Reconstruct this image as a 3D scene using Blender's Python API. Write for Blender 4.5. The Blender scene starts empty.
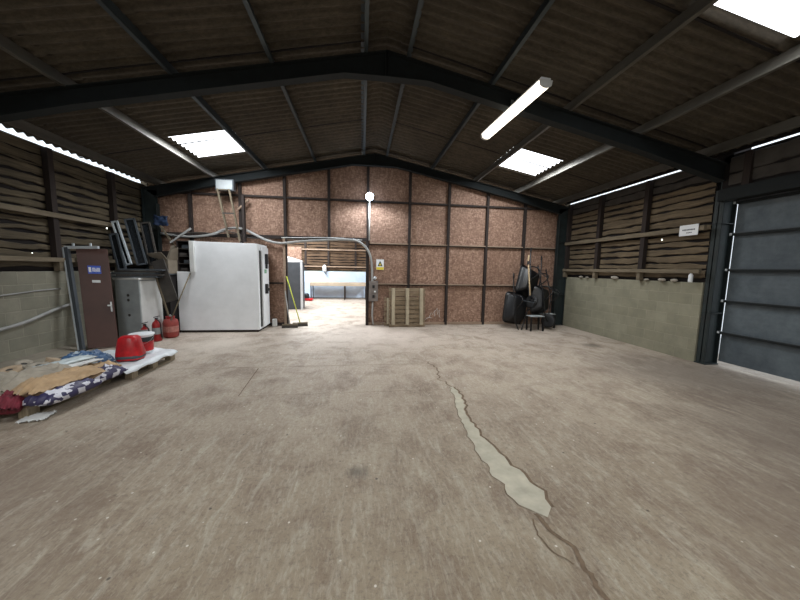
import bpy, bmesh, math, random
from mathutils import Vector, Matrix, noise, Euler
random.seed(7)
C = bpy.context.scene.collection
R = math.radians
XL, XR, XM = -5.55, 6.25, 0.35        # side walls and ridge
YB, YF, YR = 8.8, 16.8, -4.0          # dividing wall, far wall, rear end of the barn

# ------------------------------------------------------------------ materials
def srgb(r, g, b):
    f = lambda c: (c/255/12.92) if c/255 <= .04045 else ((c/255+.055)/1.055)**2.4
    return (f(r), f(g), f(b), 1)
class NT:
    def __init__(s, name):
        s.m = bpy.data.materials.new(name); s.m.use_nodes = True
        s.t = s.m.node_tree; s.n = s.t.nodes; s.l = s.t.links
        s.b = s.n['Principled BSDF']; s.out = s.n['Material Output']
        s.tc = s.n.new('ShaderNodeTexCoord')
    def new(s, k, **kw):
        o = s.n.new(k)
        for a, v in kw.items():
            if hasattr(o, a): setattr(o, a, v)
            else: o.inputs[a].default_value = v
        return o
    def mapping(s, scale=(1,1,1), rot=(0,0,0)):
        m = s.n.new('ShaderNodeMapping'); m.inputs['Scale'].default_value = scale; m.inputs['Rotation'].default_value = rot
        s.l.new(s.tc.outputs['Object'], m.inputs['Vector']); return m.outputs['Vector']
    def noise(s, scale, detail=5, vec=None, rough=.6, dist=0):
        o = s.new('ShaderNodeTexNoise'); o.inputs['Scale'].default_value = scale; o.inputs['Detail'].default_value = detail
        o.inputs['Roughness'].default_value = rough; o.inputs['Distortion'].default_value = dist
        s.l.new(vec or s.tc.outputs['Object'], o.inputs['Vector']); return o.outputs['Fac']
    def ramp(s, fac, stops):
        o = s.n.new('ShaderNodeValToRGB'); e = o.color_ramp.elements
        while len(e) < len(stops): e.new(.5)
        for i, (p, c) in enumerate(stops): e[i].position = p; e[i].color = c
        s.l.new(fac, o.inputs['Fac']); return o.outputs['Color']
    def mix(s, fac, a, b, mode='MIX'):
        o = s.n.new('ShaderNodeMix'); o.data_type = 'RGBA'; o.blend_type = mode
        for k, v in ((0, fac), (6, a), (7, b)):
            if isinstance(v, (int, float, tuple)): o.inputs[k].default_value = v
            else: s.l.new(v, o.inputs[k])
        return o.outputs[2]
    def math(s, op, a, b=0.0):
        o = s.n.new('ShaderNodeMath'); o.operation = op
        for k, v in ((0, a), (1, b)):
            if isinstance(v, (int, float)): o.inputs[k].default_value = v
            else: s.l.new(v, o.inputs[k])
        return o.outputs[0]
    def finish(s, col, rough=.8, bump=None, bs=.3, bd=.02, metal=0):
        if isinstance(col, tuple): s.b.inputs['Base Color'].default_value = col
        else: s.l.new(col, s.b.inputs['Base Color'])
        s.b.inputs['Roughness'].default_value = rough; s.b.inputs['Metallic'].default_value = metal
        if bump is not None:
            o = s.n.new('ShaderNodeBump'); o.inputs['Strength'].default_value = bs; o.inputs['Distance'].default_value = bd
            s.l.new(bump, o.inputs['Height']); s.l.new(o.outputs['Normal'], s.b.inputs['Normal'])
        return s.m
W1 = (1,1,1,1); K1 = (0,0,0,1)
def grey(v): return (v, v, v, 1)
def simple(name, rgb, rough=.7, var=.25, scale=6, stretch=(1,1,1), metal=0, bump=.15):
    s = NT(name); v = s.mapping(stretch); n = s.noise(scale, 5, v)
    c = srgb(*rgb); lo = tuple(x*(1-var) for x in c[:3])+(1,); hi = tuple(min(1, x*(1+var)) for x in c[:3])+(1,)
    return s.finish(s.ramp(n, [(.3, lo), (.7, hi)]), rough, n, bump, .01, metal)
def emit(name, rgb, st):
    s = NT(name); s.b.inputs['Base Color'].default_value = srgb(*rgb)
    s.b.inputs['Emission Color'].default_value = srgb(*rgb); s.b.inputs['Emission Strength'].default_value = st
    n = s.noise(3, 3); s.l.new(s.ramp(n, [(.2, tuple(x*.92 for x in srgb(*rgb)[:3])+(1,)), (.8, srgb(*rgb))]), s.b.inputs['Emission Color'])
    return s.m

def m_floor():
    s = NT('concrete_floor')
    def mul(a, b): return s.math('MULTIPLY', a, b)
    big = s.noise(.55, 6, rough=.62, dist=.5); mid = s.noise(1.9, 9, rough=.72, dist=.5); fine = s.noise(30, 8, rough=.8); scr = s.noise(90, 4, rough=.8)
    drag = s.noise(5, 8, s.mapping((2.2, .45, 1), (0, 0, .1)), .75, .9); ridge = s.noise(42, 4, s.mapping((1.0, .28, 1), (0, 0, .12)), .7, .8)
    sep = s.new('ShaderNodeSeparateXYZ'); s.l.new(s.tc.outputs['Object'], sep.inputs[0])
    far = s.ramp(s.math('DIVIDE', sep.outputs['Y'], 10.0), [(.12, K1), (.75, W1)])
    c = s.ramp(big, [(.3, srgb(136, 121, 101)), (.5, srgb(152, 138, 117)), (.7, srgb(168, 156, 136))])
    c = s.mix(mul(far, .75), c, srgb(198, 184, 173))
    c = s.mix(mul(s.ramp(mid, [(.38, W1), (.54, K1)]), .62), c, srgb(118, 99, 83))
    c = s.mix(mul(s.ramp(drag, [(.50, K1), (.68, W1)]), .42), c, srgb(198, 193, 178))
    c = s.mix(mul(s.ramp(ridge, [(.5, K1), (.66, W1)]), .28), c, srgb(206, 200, 184))
    c = s.mix(mul(s.ramp(fine, [(.36, W1), (.5, K1)]), .45), c, srgb(84, 72, 60))
    c = s.mix(mul(s.ramp(scr, [(.30, W1), (.42, K1)]), .4), c, srgb(74, 64, 54))
    def grit(sc, lo, hi, col, amt, c):
        v = s.new('ShaderNodeTexVoronoi'); v.inputs['Scale'].default_value = sc; s.l.new(s.tc.outputs['Object'], v.inputs['Vector'])
        sp = s.new('ShaderNodeSeparateColor'); s.l.new(v.outputs['Color'], sp.inputs[0])
        f = mul(s.ramp(v.outputs['Distance'], [(lo, W1), (hi, K1)]), s.ramp(sp.outputs[0], [(.72, K1), (.76, W1)]))
        return s.mix(mul(f, amt), c, col)
    c = grit(11, .06, .10, srgb(228, 222, 212), .8, c); c = grit(7, .05, .09, srgb(56, 46, 40), .8, c)
    def spot(x, y, r, col, amt, c, wob=1.6):
        sx = s.new('ShaderNodeVectorMath'); sx.operation = 'DISTANCE'; sx.inputs[1].default_value = (x, y, 0)
        s.l.new(s.tc.outputs['Object'], sx.inputs[0])
        d = s.math('ADD', sx.outputs['Value'], mul(s.math('SUBTRACT', drag, .5), r*wob))
        return s.mix(mul(s.ramp(s.math('DIVIDE', d, r*2), [(.2, W1), (.62, K1)]), amt), c, col)
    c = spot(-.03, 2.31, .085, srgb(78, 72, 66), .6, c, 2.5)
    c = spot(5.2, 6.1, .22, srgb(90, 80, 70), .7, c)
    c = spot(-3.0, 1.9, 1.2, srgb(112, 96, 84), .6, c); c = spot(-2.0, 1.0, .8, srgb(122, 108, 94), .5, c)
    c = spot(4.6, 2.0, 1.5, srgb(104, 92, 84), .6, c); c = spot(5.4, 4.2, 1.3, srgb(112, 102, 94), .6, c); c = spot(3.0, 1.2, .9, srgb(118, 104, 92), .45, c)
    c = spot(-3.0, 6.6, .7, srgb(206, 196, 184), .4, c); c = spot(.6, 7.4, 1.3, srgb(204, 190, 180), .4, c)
    h = s.math('ADD', mul(ridge, .8), s.math('ADD', mul(drag, .5), s.math('ADD', mul(fine, .6), mid)))
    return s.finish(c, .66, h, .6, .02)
def m_block(name, a, b, mort):
    s = NT(name)
    sep = s.new('ShaderNodeSeparateXYZ'); s.l.new(s.tc.outputs['Object'], sep.inputs[0])
    comb = s.new('ShaderNodeCombineXYZ'); s.l.new(sep.outputs['Y'], comb.inputs['X']); s.l.new(sep.outputs['Z'], comb.inputs['Y'])
    br = s.new('ShaderNodeTexBrick'); s.l.new(comb.outputs[0], br.inputs['Vector'])
    br.inputs['Scale'].default_value = 1; br.inputs['Brick Width'].default_value = .45; br.inputs['Row Height'].default_value = .2145
    br.inputs['Mortar Size'].default_value = .009; br.inputs['Mortar Smooth'].default_value = .6; br.inputs['Bias'].default_value = 0
    br.inputs['Color1'].default_value = srgb(*a); br.inputs['Color2'].default_value = srgb(*b); br.inputs['Mortar'].default_value = srgb(*mort)
    n = s.noise(3, 8, rough=.7); f = s.noise(60, 4)
    c = s.mix(s.math('MULTIPLY', s.ramp(n, [(.35, W1), (.65, K1)]), .5), br.outputs['Color'], tuple(x*.5 for x in srgb(*a)[:3])+(1,))
    h = s.math('ADD', s.math('MULTIPLY', br.outputs['Fac'], -.5), s.math('MULTIPLY', f, .5))
    return s.finish(c, .9, h, .5, .012)
def m_osb():
    s = NT('chipboard')
    v1 = s.new('ShaderNodeTexVoronoi'); v1.inputs['Scale'].default_value = 1; s.l.new(s.mapping((36, 36, 16), (0, .5, 0)), v1.inputs['Vector'])
    v2 = s.new('ShaderNodeTexVoronoi'); v2.inputs['Scale'].default_value = 1; s.l.new(s.mapping((16, 20, 40), (0, -.4, 0)), v2.inputs['Vector'])
    sp = s.new('ShaderNodeSeparateColor'); s.l.new(v1.outputs['Color'], sp.inputs[0]); sp2 = s.new('ShaderNodeSeparateColor'); s.l.new(v2.outputs['Color'], sp2.inputs[0])
    f = s.math('MULTIPLY', s.math('ADD', sp.outputs[0], sp2.outputs[0]), .5)
    c = s.ramp(f, [(.1, srgb(114, 86, 71)), (.5, srgb(141, 111, 94)), (.9, srgb(174, 144, 124))])
    n = s.noise(.9, 5)
    c = s.mix(s.math('MULTIPLY', s.ramp(n, [(.35, W1), (.65, K1)]), .35), c, srgb(108, 80, 62))
    return s.finish(c, .75, f, .25, .01)
def m_sheet(name, a, b, rust=True):
    s = NT(name); n = s.noise(1.2, 6, s.mapping((1, .5, 1)), .7); m = s.noise(14, 5, s.mapping((1, 2.5, 1)), .7); st = s.noise(3, 4, s.mapping((.4, 7, 1)))
    c = s.ramp(n, [(.3, srgb(*a)), (.7, srgb(*b))])
    c = s.mix(s.math('MULTIPLY', s.ramp(m, [(.4, W1), (.62, K1)]), .5), c, tuple(x*.45 for x in srgb(*a)[:3])+(1,))
    c = s.mix(s.math('MULTIPLY', s.ramp(st, [(.55, K1), (.75, W1)]), .35), c, tuple(min(1, x*1.6) for x in srgb(*b)[:3])+(1,))
    return s.finish(c, .9, m, .35, .01)
def m_wood(name, a, b, axis='z', sc=6):
    s = NT(name); st = {'x': (.25, 5, 5), 'y': (5, .25, 5), 'z': (5, 5, .25)}[axis]
    n = s.noise(sc, 7, s.mapping(st), .7, .5); g = s.noise(2, 4)
    c = s.ramp(n, [(.3, srgb(*a)), (.7, srgb(*b))])
    c = s.mix(s.math('MULTIPLY', s.ramp(g, [(.4, W1), (.7, K1)]), .4), c, tuple(x*.55 for x in srgb(*a)[:3])+(1,))
    return s.finish(c, .85, n, .4, .008)
def m_door_sheet():
    s = NT('blue_grey_sheet'); n = s.noise(3, 8, rough=.75); big = s.noise(.9, 4)
    w = s.new('ShaderNodeTexWave', bands_direction='Z', wave_profile='SIN'); w.inputs['Scale'].default_value = 4.2
    s.l.new(s.tc.outputs['Object'], w.inputs['Vector'])
    c = s.ramp(n, [(.3, srgb(76, 86, 93)), (.7, srgb(112, 122, 128))])
    c = s.mix(s.math('MULTIPLY', s.ramp(big, [(.4, W1), (.65, K1)]), .45), c, srgb(52, 60, 68))
    return s.finish(c, .6, s.math('ADD', n, s.math('MULTIPLY', w.outputs['Fac'], .12)), .35, .01, .2)
def m_printed(name, base, ink, sc, thr, stretch=(1,1,1)):
    s = NT(name); n = s.noise(4, 5); v = s.new('ShaderNodeTexVoronoi', distance='CHEBYCHEV'); v.inputs['Scale'].default_value = sc
    s.l.new(s.mapping(stretch), v.inputs['Vector']); sp = s.new('ShaderNodeSeparateColor'); s.l.new(v.outputs['Color'], sp.inputs[0])
    c = s.ramp(sp.outputs[0], [(thr, srgb(*base)), (thr+.02, srgb(*ink))])
    c = s.mix(s.math('MULTIPLY', s.ramp(n, [(.35, W1), (.65, K1)]), .25), c, srgb(90, 84, 80))
    return s.finish(c, .5, n, .5, .015)
M = dict(
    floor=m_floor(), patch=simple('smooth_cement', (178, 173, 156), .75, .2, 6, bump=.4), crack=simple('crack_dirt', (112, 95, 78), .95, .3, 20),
    blockL=m_block('grey_blockwork', (140, 137, 122), (126, 124, 110), (147, 144, 129)), blockR=m_block('olive_blockwork', (146, 143, 124), (136, 133, 114), (151, 148, 129)),
    conc=m_wood('worn_concrete', (128, 120, 106), (152, 144, 130), 'y', 3),
    osb=m_osb(), sheet=m_sheet('fibre_cement_sheet', (66, 59, 50), (92, 84, 71)),
    slat=m_wood('waney_board', (58, 50, 38), (112, 100, 78), 'y', 7), slatR=m_wood('waney_board_right', (78, 66, 50), (130, 114, 90), 'y', 7), slatx=m_wood('waney_board_far', (60, 44, 32), (116, 92, 68), 'x', 7),
    back=simple('dark_backing', (22, 17, 17), .95), stud=m_wood('dark_stud', (32, 24, 22), (54, 43, 38), 'z'),
    ledge=m_wood('dusty_timber', (140, 118, 100), (172, 150, 130), 'x'), rail=m_wood('rail_timber', (96, 86, 70), (132, 120, 100), 'y'),
    frame=simple('green_black_steel', (12, 20, 22), .85, .35, 8), framelit=simple('lit_green_steel', (27, 37, 38), .6, .4, 6),  # framelit: the same frame steel coloured lighter, as if lit, for the columns
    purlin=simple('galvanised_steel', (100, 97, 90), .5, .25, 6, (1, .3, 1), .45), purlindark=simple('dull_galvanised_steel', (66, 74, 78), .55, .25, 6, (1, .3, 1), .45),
    white=simple('white_laminate', (226, 229, 232), .45, .06, 3), white2=simple('off_white_paint', (205, 206, 204), .5, .1, 4),
    black=simple('black_rubber', (14, 14, 16), .6), dkgrey=simple('dark_grey_metal', (66, 72, 78), .55, .2, 3),
    sheetdoor=m_door_sheet(), brown=simple('brown_door_paint', (78, 52, 45), .5, .18, 2), cabgrey=simple('grey_enamel', (150, 156, 158), .5, .15, 4),
    red=simple('red_paint', (150, 26, 28), .4, .2), redbag=simple('red_film', (178, 26, 34), .35, .45, 6, bump=.6), maroon=simple('maroon_woven', (110, 28, 44), .7, .4, 14),
    steel=simple('bare_steel', (170, 172, 172), .35, .15, 6, metal=.6), pipe=simple('grey_plastic_pipe', (150, 150, 148), .5, .12, 5),
    kraft=simple('kraft_paper', (178, 150, 116), .8, .22, 7, bump=.4), greysack=simple('dusty_sack', (158, 150, 136), .8, .22, 8, bump=.4), whitesheet=simple('white_polythene', (222, 228, 232), .35, .1, 6, bump=.4),
    clear=simple('pale_film', (196, 206, 208), .25, .15, 6, bump=.5), bluebag=m_printed('blue_film_print', (60, 98, 140), (190, 205, 216), 9, .62),
    navybag=m_printed('navy_print', (46, 42, 84), (216, 216, 226), 17, .66, (1, .8, 1)), tag=simple('tan_canvas', (170, 150, 126), .85, .3, 8),
    pallete=m_wood('pale_pallet_bearer', (150, 138, 116), (198, 186, 162), 'z'), pallet=m_wood('pallet_wood', (120, 108, 88), (170, 156, 132), 'z'), palletx=m_wood('pallet_board', (112, 96, 76), (158, 140, 116), 'x'), pally=m_wood('pallet_side', (120, 108, 88), (165, 152, 130), 'y'),
    plastic=simple('black_plastic', (11, 12, 16), .4, .3, 4), wood=m_wood('handle_wood', (170, 146, 112), (206, 184, 150), 'z'), yellow=simple('yellow_green_paint', (196, 206, 70), .5, .1),
    card=simple('cardboard', (128, 118, 104), .85, .15, 5), dusty=simple('dusty_dark_board', (62, 58, 54), .8, .3, 5), glass=simple('dark_dusty_glass', (26, 30, 34), .25, .3, 4),
    alu=simple('aluminium', (206, 214, 220), .35, .08, 5, metal=.3), blue=simple('blue_sign', (38, 80, 190), .4, .06), yel=simple('yellow_sign', (226, 205, 60), .4, .06),
    ink=simple('ink', (40, 46, 50), .6), bluesheet=simple('blue_tarp', (40, 56, 84), .5, .3), poly=simple('white_wall_sheeting', (188, 206, 228), .35, .08, 3, bump=.6),
    bench=m_wood('bench_top', (170, 154, 134), (200, 186, 166), 'x'), stone=simple('rubble', (150, 144, 134), .9, .2, 9), orange=simple('orange_plastic', (200, 90, 40), .5),
    sky=emit('daylit_translucent_sheet', (246, 250, 255), 3.2), tube=emit('lit_diffuser', (255, 246, 226), 3.0), lamp=emit('lit_lens', (225, 238, 255), 30), hole=emit('daylight_through_gap', (250, 252, 245), 2.5),
)

# ------------------------------------------------------------------ mesh helpers
class MB:
    def __init__(s): s.v = []; s.f = []
    def add(s, vs, fs, mt=None):
        o = len(s.v); s.v += [tuple(mt @ Vector(v)) if mt else tuple(v) for v in vs]; s.f += [tuple(i+o for i in f) for f in fs]; return s
    def box(s, x0, x1, y0, y1, z0, z1, mt=None):
        vs = [(x, y, z) for x in (x0, x1) for y in (y0, y1) for z in (z0, z1)]
        return s.add(vs, [(0,1,3,2), (4,6,7,5), (0,4,5,1), (2,3,7,6), (0,2,6,4), (1,5,7,3)], mt)
    def bar(s, p, q, w, h, upv=(0,0,1)):
        p, q = Vector(p), Vector(q); d = (q-p); L = d.length; d.normalize(); u = Vector(upv); sd = d.cross(u)
        if sd.length < 1e-4: sd = d.cross(Vector((1,0,0)))
        sd.normalize(); u = sd.cross(d)
        mt = Matrix((( d.x, sd.x, u.x, p.x), (d.y, sd.y, u.y, p.y), (d.z, sd.z, u.z, p.z), (0,0,0,1)))
        return s.box(0, L, -w/2, w/2, -h/2, h/2, mt)
    def tube(s, pts, r, n=10, r2=None, caps=True):
        pts = [Vector(p) for p in pts]; rs = []
        k = len(pts); u = None; vs = []; fs = []
        for i, p in enumerate(pts):
            d = (pts[min(i+1, k-1)]-pts[max(i-1, 0)]).normalized()
            if u is None:
                u = d.orthogonal().normalized()
            u = (u-d*u.dot(d)).normalized(); w = d.cross(u)
            rr = r if r2 is None else r+(r2-r)*i/(k-1)
            vs += [p+(u*math.cos(2*math.pi*j/n)+w*math.sin(2*math.pi*j/n))*rr for j in range(n)]
        for i in range(k-1):
            fs += [(i*n+j, i*n+(j+1) % n, (i+1)*n+(j+1) % n, (i+1)*n+j) for j in range(n)]
        if caps: fs += [tuple(range(n))[::-1], tuple(range((k-1)*n, k*n))]
        return s.add(vs, fs)
    def lathe(s, prof, c=(0,0,0), n=20, mt=None):
        vs = []; fs = []; k = len(prof)
        for r, z in prof: vs += [(c[0]+r*math.cos(2*math.pi*j/n), c[1]+r*math.sin(2*math.pi*j/n), c[2]+z) for j in range(n)]
        for i in range(k-1): fs += [(i*n+j, i*n+(j+1) % n, (i+1)*n+(j+1) % n, (i+1)*n+j) for j in range(n)]
        fs += [tuple(range(n))[::-1], tuple(range((k-1)*n, k*n))]
        return s.add(vs, fs, mt)
    def prism(s, poly, y0, y1, axis='y'):
        n = len(poly)
        mk = {'y': lambda a, b, t: (a, t, b), 'x': lambda a, b, t: (t, a, b), 'z': lambda a, b, t: (a, b, t)}[axis]
        vs = [mk(a, b, t) for t in (y0, y1) for a, b in poly]
        return s.add(vs, [tuple(range(n)), tuple(range(n, 2*n))[::-1]]+[(i, (i+1) % n, n+(i+1) % n, n+i) for i in range(n)])
    def loft(s, rings, mt=None, closed=(True, True)):
        n = len(rings[0]); vs = [p for r in rings for p in r]; fs = []
        for i in range(len(rings)-1): fs += [(i*n+j, i*n+(j+1) % n, (i+1)*n+(j+1) % n, (i+1)*n+j) for j in range(n)]
        if closed[0]: fs.append(tuple(range(n))[::-1])
        if closed[1]: fs.append(tuple(range((len(rings)-1)*n, len(rings)*n)))
        return s.add(vs, fs, mt)
def obj(name, mb, m, parent=None, smooth=False, bevel=0, solid=0, mt=None):
    me = bpy.data.meshes.new(name); me.from_pydata(mb.v, [], mb.f)
    bm = bmesh.new(); bm.from_mesh(me); bmesh.ops.recalc_face_normals(bm, faces=bm.faces); bm.to_mesh(me); bm.free()
    me.materials.append(M[m] if isinstance(m, str) else m)
    o = bpy.data.objects.new(name, me); C.objects.link(o)
    if smooth:
        for p in me.polygons: p.use_smooth = True
    if parent is not None: o.parent = parent
    if solid: md = o.modifiers.new('solid', 'SOLIDIFY'); md.thickness = solid; md.offset = 0
    if bevel: md = o.modifiers.new('bevel', 'BEVEL'); md.width = bevel; md.segments = 2; md.limit_method = 'ANGLE'
    return o
def thing(name, label, cat, loc=(0,0,0), rot=(0,0,0), group=None):
    o = bpy.data.objects.new(name, None); C.objects.link(o); o.location = loc; o.rotation_euler = rot; o.empty_display_size = .1
    o['label'] = label; o['category'] = cat
    if group: o['group'] = group
    return o
def tag(o, label, cat, group=None):
    o['label'] = label; o['category'] = cat
    if group: o['group'] = group
    return o
def struct(name, mb, m, parent=None, **k):
    o = obj(name, mb, m, parent, **k)
    if parent is None: o['kind'] = 'structure'
    return o
def arc(pts, n=6):     # smooth polyline (Catmull-Rom)
    P = [Vector(p) for p in pts]; P = [P[0]*2-P[1]]+P+[P[-1]*2-P[-2]]; out = []
    for i in range(1, len(P)-2):
        a, b, c, d = P[i-1:i+3]
        for k in range(n):
            t = k/n; out.append(.5*((2*b)+(c-a)*t+(2*a-5*b+4*c-d)*t*t+(3*b-a-3*c+d)*t**3))
    out.append(P[-2]); return out

# ------------------------------------------------------------------ camera
cam = bpy.data.cameras.new('camera'); co = bpy.data.objects.new('camera', cam); C.objects.link(co)
cam.sensor_width = 36; cam.lens = 300/800*36; cam.clip_start = .05; cam.clip_end = 300
ROLL = .018; dx, dy = 362-400, 268.5-300
ux, uy = dx*math.cos(ROLL)+dy*math.sin(ROLL), -dx*math.sin(ROLL)+dy*math.cos(ROLL)
p = math.atan(-uy/300); a = math.atan(-ux/(300/math.cos(p)))
fw = Vector((math.sin(a)*math.cos(p), math.cos(a)*math.cos(p), -math.sin(p)))
r0 = Vector((math.cos(a), -math.sin(a), 0)); u0 = r0.cross(fw)
rt = r0*math.cos(ROLL)+u0*math.sin(ROLL); up = u0*math.cos(ROLL)-r0*math.sin(ROLL)
co.matrix_world = Matrix(((rt.x, up.x, -fw.x, 0), (rt.y, up.y, -fw.y, 0), (rt.z, up.z, -fw.z, 1.65), (0,0,0,1)))
bpy.context.scene.camera = co

# ------------------------------------------------------------------ floor
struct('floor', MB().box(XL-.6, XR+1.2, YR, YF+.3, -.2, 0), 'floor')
def strip(L, Rr, z): # two edge polylines -> flat strip
    mb = MB(); n = len(L); mb.add([(x, y, z) for x, y in L]+[(x, y, z) for x, y in Rr], [(i, i+1, n+i+1, n+i) for i in range(n-1)]); return mb
def jag(a, amp, step=.05, seed=0):
    out = []
    for i in range(len(a)-1):
        (x0, y0), (x1, y1) = a[i], a[i+1]; n = max(1, int(abs(y1-y0)/step))
        for k in range(n):
            t = k/n; x = x0+(x1-x0)*t; y = y0+(y1-y0)*t
            out.append((x+amp*noise.noise(Vector((y*9, seed, 0)))+amp*.6*noise.noise(Vector((y*31, seed, 4))), y))
    out.append(a[-1]); return out
pl = jag([(1.245, 3.98), (1.20, 3.6), (1.12, 3.3), (1.08, 2.9), (1.05, 2.45), (1.06, 2.2), (1.10, 1.9), (1.14, 1.74), (1.20, 1.70)], .04, seed=1)
pr = jag([(1.30, 3.98), (1.30, 3.6), (1.21, 3.3), (1.19, 2.9), (1.23, 2.5), (1.30, 2.2), (1.35, 1.95), (1.33, 1.80), (1.25, 1.72)], .045, seed=2)
n = min(len(pl), len(pr)); pl = pl[:n]; pr = pr[:n]
fl_patch = struct('trim_1', strip(pl, pr, .004), 'patch')
cl = jag([(1.17, 5.16), (1.26, 4.75), (1.17, 4.3), (1.27, 3.98)], .05, .03, 3)
struct('trim_2', strip([(x-.009, y) for x, y in cl], [(x+.010, y) for x, y in cl], .0035), 'crack')
cl = jag([(1.18, 1.76), (1.21, 1.62), (1.27, 1.50), (1.25, 1.36), (1.235, 1.2), (1.24, 1.05)], .03, .02, 5)
struct('trim_3', strip([(x-.013, y) for x, y in cl], [(x+.016, y) for x, y in cl], .0035), 'crack')
cl = [(x-.007, y) for x, y in pl]; struct('trim_4', strip(cl, [(x+.02, y) for x, y in pl], .0025), 'crack')
cl = jag([(1.32, 3.98), (1.33, 3.6), (1.24, 3.3), (1.21, 2.9), (1.25, 2.5), (1.32, 2.2), (1.37, 1.95), (1.35, 1.80)], .045, seed=2)
struct('trim_5', strip([(x-.02, y) for x, y in cl], [(x+.006, y) for x, y in cl], .0025), 'crack')
cl = jag([(1.14, 1.72), (1.10, 1.6), (1.14, 1.48), (1.20, 1.40)], .02, .02, 8)
struct('trim_6', strip([(x-.005, y) for x, y in cl], [(x+.005, y) for x, y in cl], .0035), 'crack')
# saw-cut joint crossing the slab
mb = MB(); pts = [(-3.3+i*.1, 5.05+.04*noise.noise(Vector((i*.7, 3, 0)))+.02*noise.noise(Vector((i*3., 3, 0)))) for i in range(46)]
mb.add([(x, y-.004, .003) for x, y in pts]+[(x, y+.004, .003) for x, y in pts], [(i, i+1, 46+i+1, 46+i) for i in range(45)])
pts = [(-1.55+i*.1, 3.90+.03*noise.noise(Vector((i*.5, 9, 0)))) for i in range(28)]
mb.add([(x, y-.0025, .003) for x, y in pts]+[(x, y+.0025, .003) for x, y in pts], [(i, i+1, 28+i+1, 28+i) for i in range(27)])
mb.add([(-1.56, 3.9, .003), (-1.55, 3.9, .003), (-1.66, 5.0, .003), (-1.675, 5.0, .003)], [(0, 1, 2, 3)])
struct('trim_7', mb, 'crack')
# sloping concrete haunch at the foot of the left wall
mb = MB(); mb.prism([(XL-.02, 0), (-5.24, 0), (-5.26, .03), (XL-.02, .105)], YR, 6.8)
struct('trim_8', mb, 'conc', bevel=.005)
struct('trim_12', MB().box(-5.245, -5.215, YR, 6.82, 0, .004), 'back')

# ------------------------------------------------------------------ roof
ZR = 4.97; SL = .205
def roofz(x): return ZR-SL*abs(x-XM)
PO = [.33, 1.62, 2.92, 4.2, 5.5]              # purlin offsets from the ridge
def wave(y): return .024*math.cos(2*math.pi*y/.152)
ys = []; y = YR
while y < YF+.2: ys.append(y); y += .152/8
sky_rects = [(-1, 2, 6.6, 7.72), (1, 2, 6.45, 7.6), (1, 2, 1.7, 2.86), (-1, 2, .6, 1.75), (1, 2, -2.6, -1.2), (-1, 2, -2.6, -1.2), (-1, 2, 12.2, 13.4), (1, 2, 12.2, 13.4), (-1, 2, 10.2, 11.4), (1,2,10.2,11.4), (-1,2,14.6,15.7)]
rows = [0, PO[0], PO[1], PO[2], PO[3], PO[4], 5.90]
ceil = MB(); skies = [MB() for _ in sky_rects]
for s in (-1, 1):
    for r in range(len(rows)-1):
        o0, o1 = rows[r], rows[r+1]; e0 = max(0, o0-.13) if r else 0
        def P(o, y, lift): return (XM+s*o, y, ZR-SL*o+wave(y)+lift)
        V0 = []; F = []
        cols = [(e0, -.014 if r else 0), (o0+.02 if r else .02, -.014 if r else 0), (o1, 0)]
        segs = []
        for y in ys: V0 += [P(o, y, l) for o, l in cols]
        for i in range(len(ys)-1):
            ym = ys[i]; k = None
            for q, (ss, rr, a0, a1) in enumerate(sky_rects):
                if ss == s and rr+1 == r and a0 <= ym < a1: k = q
            f1 = (i*3, i*3+1, (i+1)*3+1, (i+1)*3); f2 = (i*3+1, i*3+2, (i+1)*3+2, (i+1)*3+1)
            if k is None: F += [f1, f2]
            else:
                F.append(f1)
                skies[k].add([V0[j] for j in f2], [(0, 1, 2, 3)])
        ceil.add(V0, F)
ceiling = struct('ceiling', ceil, 'sheet', smooth=True)
# laps between sheets, every 1.06 m a side edge standing a little proud
lap = MB()
for s in (-1, 1):
    for yl in (-.5, 3.0, 4.65, 6.92, 9.3):
        for r in range(1, 6):
            lap.box(-.0, 1, yl, yl+.03, 0, .01, None) if False else None
            a0 = Vector((XM+s*rows[r], yl, roofz(XM+s*rows[r])-.032)); a1 = Vector((XM+s*rows[r+1], yl+.02, roofz(XM+s*rows[r+1])-.032)); lap.bar(a0, a1, .03, .008)
obj('sheet_joint', lap, 'back', ceiling)
for q, mb in enumerate(skies):
    w = struct('window_%d' % (q+1), mb, 'sky', smooth=True)
# purlins (Z sections)
for s in (-1, 1):
    for k, o in enumerate(PO):
        x = XM+s*o; zt = roofz(x)-.03; h = .155
        poly = [(x-.004*s, zt), (x-.004*s, zt-h), (x-.05*s, zt-h), (x-.05*s, zt-h-.005), (x+.002*s, zt-h-.005), (x+.002*s, zt)]
        mb = MB(); mb.prism(poly, YR, YF)
        mb.box(min(x, x+.05*s), max(x, x+.05*s), YR, YF, zt-.006, zt)
        mb.box(min(x-.05*s, x-.045*s), max(x-.05*s, x-.045*s), YR, YF, zt-h, zt-h+.018)
        obj('purlin', mb, 'purlin' if (s == 1 and k >= 2) or (s == -1 and k >= 3) else 'purlindark', ceiling)

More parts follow.
